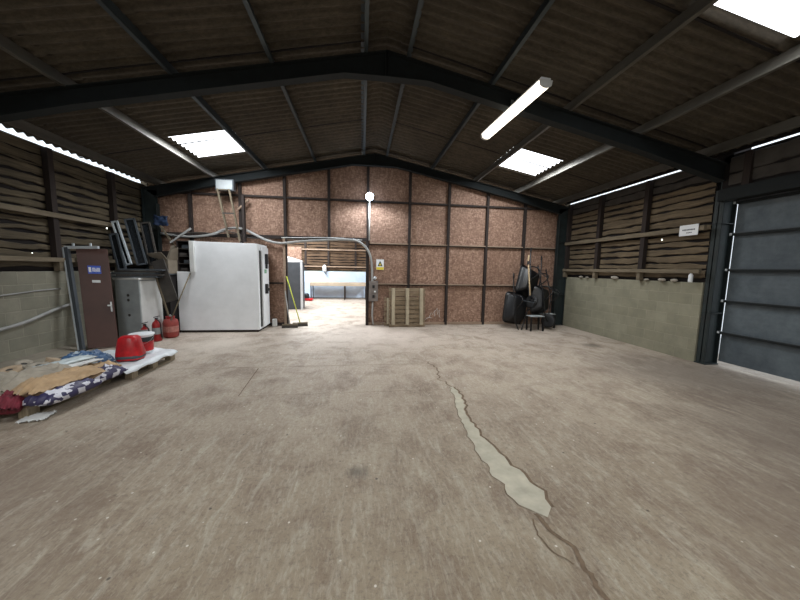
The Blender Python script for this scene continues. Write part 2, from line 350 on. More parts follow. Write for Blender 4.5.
# ------------------------------------------------------------------ portal frames
def portal(yc, label, cols=True, wgt=.14, dp=.23, xr=XR-.03):
    t = thing('portal_frame', label, 'steel frame', (0, yc, 0)); top = ZR-.03-.16
    hw = wgt/2
    for s in (-1, 1):
        xo = xr if s == 1 else XL+.03
        L = abs(xo-XM)
        zt = lambda o: top-SL*o
        bot = [(0, zt(0)-dp-.12), (.62, zt(.62)-dp-.0), (1.5, zt(1.5)-dp), (4.1, zt(4.1)-dp), (L-.3, zt(L-.3)-dp-.06)]
        tp = [(0, zt(0)), (L, zt(L))]
        mb = MB(); f = lambda o: XM+s*o
        web = [(f(o), z) for o, z in tp]+[(f(o), z) for o, z in bot[::-1]]
        mb.prism(web, -.008, .008)
        for a, b in zip(bot, bot[1:]): mb.bar((f(a[0]), 0, a[1]), (f(b[0]), 0, b[1]), wgt, .014, (0, 0, 1))
        mb.bar((f(0), 0, zt(0)-.006), (f(L), 0, zt(L)-.006), wgt, .014)
        # stiffeners and end plates
        for o in (.02,): mb.box(f(o)-.008, f(o)+.008, -hw, hw, zt(o)-dp-.10, zt(o)-.01)
        obj('rafter', mb, 'frame', t)
        mb = MB(); xi = xo-s*(.28 if s == 1 and xr > XR else .33); zc = zt(L)-.02
        mb.box(min(xi, xi+s*.014), max(xi, xi+s*.014), -hw, hw, 0, zc-.35)
        mb.box(min(xo, xo-s*.014), max(xo, xo-s*.014), -hw, hw, 0, zc)
        mb.box(min(xi, xo), max(xi, xo), -.008, .008, 0.0, zc-.02)
        mb.box(min(xi, xo)-.02, max(xi, xo)+.0, -hw-.02, hw+.02, 0, .02)
        for z in (.95, 2.55): mb.box(min(xi, xo), max(xi, xo), -hw+.005, hw-.005, z, z+.012)
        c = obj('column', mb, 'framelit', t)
    return t
portal(4.71, 'dark green steel portal frame crossing mid ceiling to post beside sliding door', xr=6.55)
portal(8.60, 'dark green steel portal frame against the chipboard wall at the end', wgt=.14, dp=.2)
portal(.6, 'dark green steel portal frame just above the viewer')

# ------------------------------------------------------------------ side walls
def cladding(u0, u1, z0, z1, place, skip=(), seed=0, pitch=.165, seg=.11, keep=1.0):
    mb = MB(); z = z0; r = random.Random(seed); row = 0
    while z < z1-.03:
        h = pitch*r.uniform(.75, 1.1); h = min(h, z1-z)
        nseg = int((u1-u0)/seg); vs = []; fs = []
        tilt = r.uniform(-.03, .03); d0 = r.uniform(0, .012)
        for i in range(nseg+1):
            u = u0+(u1-u0)*i/nseg
            t1 = .040*noise.noise(Vector((u*2.1, row*3.7, seed)))+.018*noise.noise(Vector((u*7, row*5.1, seed+2)))
            b1 = .040*noise.noise(Vector((u*1.8, row*6.3, seed+9)))+.018*noise.noise(Vector((u*8, row*2.9, seed+5)))
            dd = d0+.02*noise.noise(Vector((u*1.5, row*1.3, seed+3)))
            zb, zt_ = z+.018+b1, z+h-.014+t1
            vs += [place(u, zb, dd+.004), place(u, zb+.012, dd+.022), place(u, zt_-.012, dd+.026), place(u, zt_, dd+.006)]
        for i in range(nseg):
            a = i*4; b = a+4; fs += [(a, a+1, b+1, b), (a+1, a+2, b+2, b+1), (a+2, a+3, b+3, b+2)]
        mb.add(vs, fs); z += h; row += 1
    return mb
def side_wall(side, x, s, y0, y1, blk, studs, seed, label=None):
    # s = direction into the room
    BT = 1.5
    w = struct('wall_'+side, MB().box(min(x, x-s*.22), max(x, x-s*.22), y0, y1, -.1, BT), blk, bevel=.006)
    P = lambda u, z, d: (x-s*.05+s*d, u, z)
    obj('boarding', cladding(y0, y1, 1.56, 3.34, P, seed=seed), 'slat' if side == 'left' else 'slatR', w)
    obj('top_boarding', cladding(y0, y1, 3.34, 3.70, P, seed=seed+50, pitch=.2), 'dusty' if side == 'right' else 'slat', w)
    obj('backing', MB().box(min(x-s*.09, x-s*.06), max(x-s*.09, x-s*.06), y0, y1, BT, 3.70), 'back', w)
    for ysd in studs:
        zt = 3.66
        obj('stud', MB().box(min(x-s*.02, x+s*.08), max(x-s*.02, x+s*.08), ysd-.05, ysd+.05, 1.72, zt), 'stud', w)
    for z, hh in ((2.5, .085), (1.71, .075)):
        obj('rail', MB().box(min(x+s*.06, x+s*.12), max(x+s*.06, x+s*.12), y0, y1, z-hh/2, z+hh/2), 'rail', w, bevel=.004)
    for ysd in studs: obj('packing_block', MB().box(min(x+s*.0, x+s*.1), max(x+s*.0, x+s*.1), ysd-.04, ysd+.04, BT, 1.67), 'rail', w)
    return w
wl_ = side_wall('left', XL, 1, YR, YB, 'blockL', [2.2, 3.6, 4.95, 6.26, 7.62], 11)
wr_ = side_wall('right', XR, -1, 4.8, YB, 'blockR', [6.04, 7.35, 8.55], 23)
# pin holes of daylight between the boards
def holes(side, pts):
    for (x, y, z, r) in pts:
        mb = MB(); n = 7; mb.add([(x, y+r*math.cos(i*6.283/n)*random.uniform(.7, 1.3), z+r*math.sin(i*6.283/n)*random.uniform(.7, 1.3)) for i in range(n)], [tuple(range(n))])
        obj('daylight_gap', mb, 'hole', side)
holes(wl_, [(-5.51, 5.84, 1.81, .012), (-5.51, 7.4, 2.42, .022), (-5.51, 6.4, 1.8, .012), (-5.51, 8.5, 2.62, .05)])
holes(wr_, [(6.2, 5.62, 2.36, .018)])
# wall above and forward of the sliding door
struct('trim_10', MB().box(6.20, 6.24, YR, YB, 3.708, 3.86), 'back')
wf = struct('wall_right_front', MB().box(6.27, 6.40, YR, 4.695, 3.12, 3.69), 'back')
obj('boarding', cladding(YR, 4.6, 3.16, 3.69, lambda u, z, d: (6.28-d, u, z), seed=71, pitch=.26), 'dusty', wf)
obj('header_beam', MB().box(6.20, 6.40, YR, 4.695, 2.93, 3.13), 'frame', wf)
obj('stud', MB().box(6.2, 6.3, 4.28, 4.38, 3.13, 3.66), 'stud', wf)
obj('block_pier', MB().box(6.27, 6.4, YR, 1.2, 0, 2.98), 'blockR', wf)
obj('outside_rail', MB().box(6.40, 6.46, YR, 4.6, 2.99, 3.05), 'steel', wf)

struct('wall_rear', MB().box(XL-.2, XR+.4, YR-.2, YR, 0, 4.95), 'blockL')
struct('wall_far_gable', MB().box(XL, XR, YF+.1, YF+.2, 1.5, 4.95), 'back')
# sliding door of corrugated sheet
d = struct('door_1', MB().box(6.47, 6.50, 1.2, 4.575, .09, 3.10), 'sheetdoor')
for z in (.62, 1.19, 1.74, 2.36, 2.9):
    obj('door_rail', MB().box(6.40, 6.47, 1.2, 4.56, z-.026, z+.014), 'frame', d)
    obj('rail_lip', MB().box(6.395, 6.405, 1.2, 4.56, z+.010, z+.022), 'dkgrey', d)
    obj('rail_end', MB().box(6.39, 6.47, 4.56, 4.59, z-.02, z+.02), 'alu', d)
obj('vertical_seam', MB().box(6.462, 6.47, 2.9, 2.93, .08, 2.9), 'dkgrey', d)
# bright yard strip seen under and beside the door
struct('trim_9', MB().box(6.52, 9.5, 0, 8, -.22, -.01), 'white2')
struct('trim_11', MB().box(6.27, 6.6, 4.58, 5.06, 3.55, 3.95).box(6.56, 6.6, 4.5, 5.06, 2.95, 3.55), 'back')  # dark filler boxes added to block bright sky behind the post head

# ------------------------------------------------------------------ dividing wall of chipboard
top = lambda x: 4.80-SL*abs(x-XM)-.02
mb = MB(); y0, y1 = YB, YB+.02
OX0, OX1, OZ = -2.13, .17, 2.42
mb.prism([(XL, 0), (OX0, 0), (OX0, top(OX0)), (XL, top(XL))], y0, y1)
mb.prism([(OX0, OZ), (OX1, OZ), (OX1, top(OX1)), (OX0, top(OX0))], y0, y1)
mb.prism([(OX1, 0), (XR, 0), (XR, top(XR)), (XM, top(XM)), (OX1, top(OX1))], y0, y1)
wb = struct('wall_back', mb, 'osb')
for x in (-4.5, -3.25, -2.1, -.92, .16, 1.36, 2.52, 3.7, 4.89, 6.02):
    z0 = OZ if OX0+.1 < x < OX1-.1 else 0
    obj('stud', MB().box(x-.035, x+.035, y0-.09, y0, z0, top(x)-.12), 'stud', wb)
def hrail(z, x0, x1, m='stud', h=.05): return obj('crossrail', MB().box(x0, x1, y0-.07, y0, z-h/2, z+h/2), m, wb)
hrail(3.54, -5.3, 6.0); hrail(2.36, OX1, 6.0); hrail(1.2, OX1, 6.0); hrail(.04, OX1, 6.1, 'ledge', .07); hrail(.04, XL, OX0, 'stud', .08); hrail(2.47, XL, OX1, 'stud', .09); hrail(1.2, -3.2, OX0)
for z in (2.36, 1.2): obj('ledge_strip', MB().box(OX1+.05, 6.0, y0-.085, y0-.068, z+.0, z+.03), 'ledge', wb)
obj('door_lining', MB().box(OX0-.03, OX0+.03, y0-.11, y0+.14, 0, OZ+.02), 'ledge', wb)
obj('door_lining', MB().box(OX1-.06, OX1, y0-.10, y0+.14, 0, OZ+.02), 'stud', wb)
obj('lintel', MB().box(OX0-.03, OX1, y0-.10, y0+.14, OZ, OZ+.05), 'stud', wb)
# chalk scrawl low on the boards
mb = MB(); 
for pts in ([(2.02, .2), (2.08, .36), (2.12, .3), (2.18, .42), (2.2, .25)], [(2.2, .4), (2.26, .5), (2.28, .3), (2.33, .45), (2.34, .22)], [(1.9, .14), (2.0, .22), (2.1, .2)]):
    mb.tube([(x, y0-.003, z) for x, z in pts], .006, 5)
obj('chalk_marks', mb, 'white2', wb)

# ------------------------------------------------------------------ next bay
FP = lambda u, z, d: (u, YF-d, z)
w = struct('wall_far', MB().box(XL, XR, YF, YF+.2, 0, 1.5), 'blockR')
obj('backing', MB().box(XL, XR, YF+.02, YF+.08, 1.5, 4.9), 'back', w)
obj('boarding', cladding(XL, XR, 1.52, 4.7, FP, seed=91), 'slatx', w)
for x in (-4.2, -3, -1.8, -.35, .9, 2.1, 3.3, 4.5): obj('stud', MB().box(x-.05, x+.05, YF-.1, YF, 1.5, 4.6), 'stud', w)
for z in (1.72, 2.62): obj('rail', MB().box(XL, XR, YF-.14, YF-.08, z-.03, z+.03), 'ledge', w)
struct('wall_left_far', MB().box(XL-.15, XL, YB+.02, YF, 0, 3.8), 'slat'); struct('wall_right_far', MB().box(XR, XR+.15, YB+.02, YF, 0, 3.8), 'slat')
mb = MB(); nx, nz = 60, 10; vs = []
for i in range(nx+1):
    for j in range(nz+1):
        x = -3.6+7.2*i/nx; z = .04+1.42*j/nz; vs.append((x, YF-.10-.03*noise.noise(Vector((x*2.3, z*2, 1)))-.02*noise.noise(Vector((x*6, z*5, 1))), z))
mb.add(vs, [(i*(nz+1)+j, (i+1)*(nz+1)+j, (i+1)*(nz+1)+j+1, i*(nz+1)+j+1) for i in range(nx) for j in range(nz)])
tag(obj('plastic_sheeting', mb, 'poly', smooth=True), 'white plastic sheeting fixed along the foot of the far wall through the doorway', 'sheeting')
t = thing('work_bench', 'long pale trestle bench against white sheeting in the next bay', 'bench', (-1.2, 16.2, 0))
obj('bench_top', MB().box(-1.45, 1.5, -.35, .35, .72, .9), 'bench', t, bevel=.01)
for x in (-1.4, .3, 1.4):
    for yy in (-.3, .3): obj('leg', MB().box(x-.03, x+.03, yy-.03, yy+.03, 0, .78), 'stud', t)
t = thing('insulated_cabinet', 'tall dark grey steel cabinet standing just inside the next bay', 'cabinet', (-2.76, 12.45, 0))
obj('body', MB().box(-.42, .40, -.3, .4, .0, 1.85), 'dkgrey', t, bevel=.01)
obj('lid', MB().prism([(-.42, 1.85), (.34, 1.85), (.34, 1.92), (-.42, 2.13)], -.3, .4), 'white', t)
obj('edge_post', MB().box(.38, .46, -.36, -.28, 0, 1.9), 'alu', t)
o = MB().box(-3.3, -2.5, 13.0, 13.05, 0, 2.5); tag(obj('chipboard_panel', o, 'osb'), 'upright brown chipboard sheet standing behind the dark grey cabinet', 'board')
t = thing('floor_machine', 'small red and black machine on the floor beside the bench', 'machine', (-2.72, 15.3, 0))
obj('deck', MB().box(-.3, .3, -.15, .15, .03, .13), 'redbag', t, bevel=.02); obj('motor', MB().lathe([(.13, .13), (.14, .2), (.12, .34), (.05, .38)], n=14), 'plastic', t, smooth=True)
obj('handle', MB().tube([(-.2, 0, .12), (-.1, 0, .5), (-.3, .05, 1.1)], .018, 8), 'dkgrey', t)
t = thing('hanging_lamp', 'small white fitting hanging on the far wall above the sheeting', 'fitting', (-2.0, 16.6, 1.45))
obj('body', MB().lathe([(.05, 0), (.11, .05), (.1, .28), (.04, .36)], n=12), 'white', t, smooth=True); obj('hook', MB().tube([(0, 0, 0), (.05, 0, -.1), (.12, 0, -.14)], .02, 6), 'stud', t)

# ------------------------------------------------------------------ cold room
t = thing('cold_room', 'large white walk-in cold room against the chipboard wall', 'cold room', (0, 0, 0))
poly = [(-4.42, .06), (-2.56, .06), (-2.56, 2.21), (-4.0, 2.23), (-4.0, 1.5), (-4.42, 1.5)]
obj('body', MB().prism(poly, 7.86, 8.62), 'white', t, bevel=.006)
obj('filler_panel', MB().box(-4.09, -3.995, 7.80, 8.5, 1.49, 2.235), 'white2', t, bevel=.004)
obj('plinth', MB().box(-4.4, -2.6, 7.90, 8.6, 0, .065), 'stud', t)
dr = obj('door', MB().box(-2.56, -2.51, 8.06, 8.56, .1, 2.14), 'white', t, bevel=.006)
obj('door_gap', MB().box(-2.562, -2.545, 7.97, 8.055, .12, 2.05), 'black', t)
hd = obj('handle', MB().box(-2.51, -2.45, 8.26, 8.34, 1.72, 1.98).box(-2.51, -2.46, 8.28, 8.32, 1.6, 1.72), 'black', dr); hd['label'] = 'black upper latch'
hd = obj('handle', MB().box(-2.51, -2.45, 8.22, 8.30, .95, 1.2).box(-2.5, -2.44, 8.3, 8.4, 1.02, 1.09), 'black', dr)
obj('sticker', MB().box(-2.51, -2.505, 8.2, 8.36, 1.48, 1.58), simple('green_sticker', (110, 160, 130), .5), dr)
t = thing('storage_crate', 'dark open-fronted shelf box sitting on left shoulder of the white cold room', 'box', (-4.25, 8.15, 1.5))
obj('case', MB().box(-.17, .17, .22, .25, 0, .74).box(-.17, -.155, -.25, .25, 0, .74).box(.14, .155, -.25, .25, 0, .74).box(-.17, .155, -.25, .25, .72, .74).box(-.17, .155, -.25, .25, 0, .015), 'stud', t)
for z in (.18, .36, .54): obj('shelf', MB().box(-.155, .14, -.22, .22, z, z+.015), 'dusty', t)
for i, (z, x) in enumerate(((.015, -.05), (.195, .03), (.375, -.06), (.555, .0))):
    obj('packet', MB().box(x-.08, x+.08, -.2, .1, z+.001, z+.07+.02*(i % 2)), ['dusty', 'dkgrey'][i % 2], t, bevel=.01)
b = MB().box(-.06, .06, -.05, .05, 0, .22); tag(obj('white_tub', b, 'white2', bevel=.02), 'small white plastic tub on the floor beside cold room corner', 'tub').location = (-2.40, 8.6, 0)

# ------------------------------------------------------------------ items on the dividing wall
pts = arc([(-5.2, 8.645, 2.46), (-4.5, 8.645, 2.40), (-3.95, 8.645, 2.48), (-3.55, 8.645, 2.64), (-3.15, 8.645, 2.64), (-2.6, 8.645, 2.38), (-2.2, 8.645, 2.30), (-1.7, 8.645, 2.36), (-1.0, 8.645, 2.42), (-.45, 8.645, 2.45), (-.1, 8.645, 2.40), (.14, 8.645, 2.2), (.26, 8.66, 1.9), (.29, 8.66, 1.5), (.29, 8.66, 1.2)], 6)
tag(obj('conduit', MB().tube(pts, .034, 10), 'pipe', smooth=True), 'grey flexible conduit looping over the doorway and down its right side', 'conduit')
tag(obj('cable', MB().tube(arc([(-2.2, 8.68, 2.45), (-1.5, 8.68, 2.47), (-.8, 8.68, 2.49), (.0, 8.68, 2.45)], 6), .012, 6), 'white2', smooth=True), 'thin pale cable running level just above the doorway conduit', 'cable')
tag(obj('cable', MB().tube(arc([(-4.9, 8.62, 2.42), (-4.3, 8.64, 2.52), (-3.9, 8.64, 2.50), (-3.5, 8.64, 2.56), (-3.0, 8.64, 2.42), (-2.5, 8.64, 2.42)], 6), .012, 6), 'dusty', smooth=True), 'thin dark cable sagging above the cold room roof', 'cable')
t = thing('isolator_box', 'tall grey electrical switch box right of the doorway', 'switch box', (.33, 8.66, .72))
obj('case', MB().box(-.13, .13, -.06, .05, 0, .58), simple('grey_box', (112, 104, 100), .5), t, bevel=.01)
for z in (.42, .14): obj('knob', MB().box(-.03, .03, -.09, -.06, z-.04, z+.04), 'black', t, bevel=.005)
obj('button', MB().lathe([(.025, -.02), (.025, .02)], (.04, 0, 0), 10, Matrix.Translation((0, -.07, .28)) @ Matrix.Rotation(R(90), 4, 'X')), 'white', t)
tag(obj('conduit', MB().tube([(.31, 8.66, .72), (.30, 8.66, .3), (.33, 8.62, .03)], .026, 10), 'pipe', smooth=True), 'short grey conduit from switch box down to the floor', 'conduit')
t = thing('wall_sensor', 'small round white fitting above the grey switch box', 'fitting', (.375, 8.76, 1.38))
obj('body', MB().lathe([(.045, -.05), (.05, 0), (.04, .045)], (0,0,0), 14, Matrix.Rotation(R(90), 4, 'X')), 'white', t, smooth=True)
t = thing('warning_sign', 'white and yellow warning sign with black triangle right of the doorway', 'sign', (.52, 8.79, 1.62))
obj('plate', MB().box(-.11, .11, -.012, 0, 0, .3), 'white', t); obj('yellow_band', MB().box(-.105, .105, -.015, -.012, .005, .08), 'yel', t)
obj('triangle', MB().prism([(-.07, .11), (.07, .11), (0, .26)], -.016, -.012), 'ink', t); obj('triangle_face', MB().prism([(-.035, .13), (.035, .13), (0, .2)], -.018, -.016), 'yel', t)
# floodlight on its pole
t = thing('floodlight', 'lit white floodlight on slim pale pole in centre of the chipboard wall', 'floodlight', (.2, 8.62, 0))
obj('pole', MB().tube([(0, .06, 2.44), (0, .06, 3.52)], .022, 10), 'white2', t, smooth=True)
h = obj('lamp_head', MB().box(-.10, .10, .0, .06, 3.54, 3.72), 'dkgrey', t, bevel=.01)
bm_ = MB(); bm_.lathe([(.01, -.105), (.06, -.09), (.095, -.05), (.11, 0), (.095, .05), (.06, .09), (.01, .105)], (0, -.05, 3.63), 18); obj('lens', bm_, 'lamp', h, smooth=True)
obj('bracket', MB().box(-.012, .012, .03, .1, 3.48, 3.56), 'steel', t)
# box and hanging strips by the rafter
t = thing('junction_box', 'grey metal box fixed to end rafter above the cold room', 'box', (-3.47, 8.43, 3.62))
obj('case', MB().box(-.22, .22, -.08, .06, -.06, .22), 'dkgrey', t, bevel=.008); obj('lid', MB().box(-.19, .19, -.09, -.08, -.03, .19), 'cabgrey', t)
t = thing('hanging_ladder', 'short pale ladder hanging from rafter box above the cold room', 'ladder', (0, 8.36, 0))
obj('stile', MB().bar((-3.64, 0, 3.6), (-3.46, .1, 2.4), .04, .05, (0,1,0)), 'rail', t); obj('stile', MB().bar((-3.36, 0, 3.6), (-3.18, .1, 2.3), .04, .05, (0,1,0)), 'rail', t)
for z, q in ((3.58, 0), (3.0, .5), (2.62, .82)): obj('rung', MB().bar((-3.64+.18*q, .05*q, z), (-3.36+.18*q, .05*q, z), .03, .03), 'dusty' if q else 'rail', t)
tag(obj('timber_brace', MB().bar((-3.28, 8.66, 3.15), (-3.0, 8.66, 3.42), .04, .05, (0,1,0)), 'ledge'), 'short diagonal timber brace beside the hanging ladder', 'brace')
tag(obj('dusty_batten', MB().box(-3.13, -3.07, 8.5, 8.6, 2.3, 3.5), 'stud'), 'dark upright batten right of the hanging ladder', 'batten')

# strip light
t = thing('strip_light', 'lit fluorescent batten light fixed below the middle portal frame', 'strip light', (2.30, 4.73, 4.13), (0, 0, R(4.5)))
obj('diffuser', MB().prism([(-.09, 0), (-.075, -.06), (-.03, -.085), (.03, -.085), (.075, -.06), (.09, 0)], -.80, .80), 'tube', t, bevel=.006)
obj('gear_tray', MB().box(-.07, .07, -.82, .82, 0, .035), 'white', t)
for s in (-1, 1): obj('end_cap', MB().prism([(-.095, .005), (-.08, -.065), (-.03, -.09), (.03, -.09), (.08, -.065), (.095, .005)], s*.80-.012, s*.80+.03*s), 'white2', t)
for y in (-.03, .03): obj('clip', MB().box(-.02, .02, y-.01, y+.01, .035, .16), 'steel', t)

# ------------------------------------------------------------------ pallets on the wall
def stand_pallet(label, loc, w, h, lean, blocks=True, n=7, rz=0):
    t = thing('pallet', label, 'pallet', loc, (R(-lean), 0, R(rz)), None)
    for x in (-w/2+.12, 0.0, w/2-.12): obj('stringer', MB().box(x-.045, x+.045, -.10, 0, .07, h-.01), 'pallete', t, bevel=.006)
    for k in range(n):
        z = (h-.11)*k/(n-1); obj('board', MB().box(-w/2, w/2, 0, .02, z+.004, z+.108+.008*(k % 2)), 'palletx', t, bevel=.004)
    for k in (0, n-1):
        z = (h-.11)*k/(n-1)
    return t
stand_pallet('weathered timber pallet leaning on chipboard wall, in front with three upright bearers', (1.29, 8.40, 0), 1.05, 1.12, 5, n=9)
stand_pallet('lower timber pallet half hidden behind the upright pallet', (1.17, 8.58, 0), 1.05, .82, 5, n=6)

# ------------------------------------------------------------------ wheelbarrows
def rr(hx, hy, z, k=5, rad=.35, cx=0):
    out = []; r = min(hx, hy)*rad
    for qx, qy, a0 in ((1, 1, 0), (-1, 1, 90), (-1, -1, 180), (1, -1, 270)):
        for i in range(k+1):
            a_ = R(a0+90*i/k); out.append((cx+qx*(hx-r)+r*math.cos(a_), qy*(hy-r)+r*math.sin(a_), z))
    return out
def barrow(label, loc, rot, wheel=True, legs=True):
    t = thing('wheelbarrow', label, 'wheelbarrow', loc, rot)
    mb = MB(); mb.loft([rr(.25, .19, 0, cx=-.02), rr(.30, .23, .03, cx=-.01), rr(.40, .29, .22), rr(.43, .32, .30), rr(.455, .345, .30), rr(.455, .345, .285), rr(.435, .325, .285)], closed=(True, False))
    obj('tub', mb, 'plastic', t, smooth=True, solid=.008)
    for s in (-1, 1):
        obj('handle', MB().tube(arc([(.62, s*.05, -.08), (.35, s*.16, -.03), (-.1, s*.24, -.03), (-.5, s*.28, .06), (-.9, s*.28, .14)], 5), .017, 8), 'plastic', t, smooth=True)
        obj('grip', MB().tube([(-.82, s*.28, .125), (-.97, s*.28, .152)], .022, 8), 'black', t, smooth=True)
        if legs: obj('leg', MB().tube(arc([(.05, s*.22, -.03), (-.10, s*.22, -.22), (-.24, s*.22, -.27), (-.34, s*.24, -.14), (-.36, s*.26, .02)], 5), .016, 8), 'plastic', t, smooth=True)
    if legs: obj('crossbar', MB().tube([(-.2, -.22, -.25), (-.2, .22, -.25)], .013, 8), 'dkgrey', t)
    if wheel:
        obj('wheel', MB().lathe([(.10, -.03), (.17, -.04), (.195, -.02), (.2, 0), (.195, .02), (.17, .04), (.10, .03)], (0,0,0), 22, Matrix.Translation((.62, 0, -.08)) @ Matrix.Rotation(R(90), 4, 'X')), 'black', t, smooth=True)
    return t
def rotm(down, open_): # build euler for local x -> down direction, local z -> open direction
    x = Vector(down).normalized(); z = Vector(open_); z = (z-x*z.dot(x)).normalized(); yv = z.cross(x)
    return Matrix(((x.x, yv.x, z.x), (x.y, yv.y, z.y), (x.z, yv.z, z.z))).to_euler()
barrow('black wheelbarrow stood on its nose, nearest of three and leftmost, tub underside showing', (4.50, 8.0, .60), rotm((-.15, -.12, -1), (-.25, 1, -.1)), wheel=False)
barrow('black wheelbarrow leaning at back of the heap with tub raised high and crooked', (4.98, 8.22, 1.36), rotm((-.35, -.25, -1), (-.5, 1, -.2)))
barrow('black wheelbarrow on right of the heap with two handles upright against the chipboard', (5.34, 8.12, .84), rotm((-.1, -.2, -1), (-.6, .9, 0)), wheel=True)
t = thing('wooden_pole', 'pale wooden tool handle standing up out of wheelbarrow heap', 'tool handle', (0, 0, 0))
obj('shaft', MB().tube([(4.60, 7.72, 1.0), (4.84, 8.35, 2.0)], .02, 8), 'wood', t, smooth=True)
obj('collar', MB().tube([(4.80, 8.25, 1.84), (4.825, 8.31, 1.94)], .03, 8), 'black', t)
obj('grip', MB().tube([(4.835, 8.335, 1.975), (4.90, 8.42, 2.12)], .026, 8), 'wood', t)
for (x, lab) in ((4.83, 'low black stool with pale seat under the wheelbarrow heap, left of two'), (5.45, 'low black stool with pale seat under right end of the wheelbarrow heap')):
    t = thing('metal_stool', lab, 'stool', (x, 7.78 if x < 5 else 8.2, 0))
    obj('seat', MB().box(-.2, .2, -.13, .13, .40, .425), 'cabgrey', t, bevel=.006)
    for sx in (-1, 1):
        for sy in (-1, 1): obj('leg', MB().box(sx*.18-.018, sx*.18+.018, sy*.11-.018, sy*.11+.018, 0, .40), 'plastic', t)

# ------------------------------------------------------------------ brooms by the doorway
def broom(label, foot, top_, m, ang):
    t = thing('broom', label, 'broom', (0, 0, 0)); f = Vector(foot); u = Vector(top_)
    obj('handle', MB().tube([f+Vector((0, 0, .09)), u], .014, 8), m, t, smooth=True)
    mt = Matrix.Translation(f) @ Matrix.Rotation(ang, 4, 'Z')
    hd = obj('head', MB().box(-.2, .2, -.035, .035, .07, .11, mt), 'rail', t, bevel=.005)
    obj('bristles', MB().prism([(-.21, .0), (.21, .0), (.2, .07), (-.2, .07)], -.04, .04), 'dusty', hd).matrix_local = mt
broom('broom with yellow-green handle leaning on left doorway jamb', (-1.72, 8.62, 0), (-2.07, 8.66, 1.4), 'yellow', R(14))
broom('broom with bare wooden handle leaning lower on left doorway jamb', (-1.95, 8.40, 0), (-2.12, 8.66, 1.0), 'pipe', R(8))

# ------------------------------------------------------------------ left wall items
tag(obj('hose', MB().tube(arc([(XL+.03, 4.4, .50), (XL+.03, 5.0, .58), (XL+.03, 5.6, .66), (XL+.03, 6.1, .80), (XL+.03, 6.55, .90)], 6), .028, 8), 'pipe', smooth=True), 'grey hose sloping along the left block wall', 'hose')
tag(obj('cable', MB().tube(arc([(XL+.012, 4.4, 1.10), (XL+.012, 5.3, 1.13), (XL+.012, 5.9, 1.17), (XL+.012, 6.3, 1.18)], 5), .012, 6), 'pipe', smooth=True), 'thin cable clipped along the left block wall above hose', 'cable')
t = thing('leaning_door', 'brown painted door with blue sign leaning upright against the left wall', 'door', (0, 0, 0))
A = Vector((-5.55, 6.78, .11)); B = Vector((-5.02, 6.86, .0)); TA = Vector((-5.92, 7.0, 2.02))
BL = Vector((-5.50, 6.80, .03)); BR = Vector((-5.00, 6.86, .02)); TL = Vector((-5.80, 6.93, 1.97)); TR = Vector((-5.25, 7.0, 1.99))
# keep door on the room side of the wall: shift along the view so it stands clear
BL, BR, TL, TR = Vector((-5.20, 6.32, .03)), Vector((-4.80, 6.50, .02)), Vector((-5.42, 6.52, 1.95)), Vector((-5.00, 6.72, 1.95))
U = (BR-BL); Wv = (TL-BL); N = U.cross(Wv).normalized()
def dq(u, v, d=0): return BL+U*u+Wv*v+N*d
def dbox(u0, u1, v0, v1, d0, d1):
    mb = MB(); vs = [dq(u, v, d_) for u in (u0, u1) for v in (v0, v1) for d_ in (d0, d1)]
    return mb.add(vs, [(0,1,3,2), (4,6,7,5), (0,4,5,1), (2,3,7,6), (0,2,6,4), (1,5,7,3)])
obj('leaf', dbox(0, 1, 0, 1, -.045, 0), 'brown', t, bevel=.004)
sg = obj('sign', dbox(.30, .72, .745, .825, 0, .006), 'blue', t); sg['label'] = 'blue sign with white lettering'
mb = MB()
mb.add(dbox(.33, .41, .76, .81, .006, .009).v, dbox(.33, .41, .76, .81, .006, .009).f)
for k in range(7):
    q = dbox(.45+k*.036, .472+k*.036, .765, .765+(.04 if k != 3 else .028), .006, .009); mb.add(q.v, q.f)
obj('sign_lettering', mb, 'white', sg)
obj('letter_plate', dbox(.40, .66, .655, .68, 0, .008), 'steel', t)
hh = obj('handle', dbox(.90, .95, .36, .46, 0, .02), 'steel', t)
obj('lever', dbox(.82, .93, .415, .43, .02, .05), 'steel', hh)
t = thing('metal_door_frame', 'pale metal door frame standing loose in front of the brown door', 'door frame', (0, 0, 0))
f0, f1, f2 = Vector((-5.20, 6.20, .04)), Vector((-5.44, 6.36, 1.94)), Vector((-4.98, 6.46, 1.96))
obj('jamb', MB().bar(f0, f1, .075, .06, (0,1,0)), 'dkgrey', t)
obj('jamb_edge', MB().bar(f0+Vector((-.03, -.035, 0)), f1+Vector((-.03, -.035, 0)), .02, .012, (0,1,0)), 'alu', t)
obj('head', MB().bar(f1+Vector((-.02, 0, .0)), f2, .06, .05), 'alu', t)
for q in (.22, .75): obj('lug', MB().box(-.015, .015, -.01, .01, 0, .06, Matrix.Translation(f1.lerp(f2, q)+Vector((0, 0, .02)))), 'alu', t)
t = thing('filing_cabinet', 'battered grey metal cabinet beside the brown door', 'cabinet', (-4.70, 6.93, 0), (0, 0, R(-7)))
obj('body', MB().box(-.44, .06, 0, .60, .02, 1.33), 'cabgrey', t, bevel=.008)
obj('top', MB().box(-.46, .08, -.02, .62, 1.33, 1.37), 'white2', t, bevel=.008)
obj('side_panel', MB().box(.06, .07, .02, .58, .06, 1.30), 'white2', t)
for z in (1.0, .9, .58): obj('dent', MB().lathe([(.03, -.002), (.02, .004)], (0,0,0), 10, Matrix.Translation((-.18, -.004, z)) @ Matrix.Rotation(R(90), 4, 'X')), 'dusty', t)
tag(obj('metal_tray', MB().box(-.25, .25, -.2, .2, 0, .09), 'cabgrey', bevel=.01), 'dull metal tray on the back left of the grey cabinet', 'tray').location = (-5.18, 7.3, 1.375)
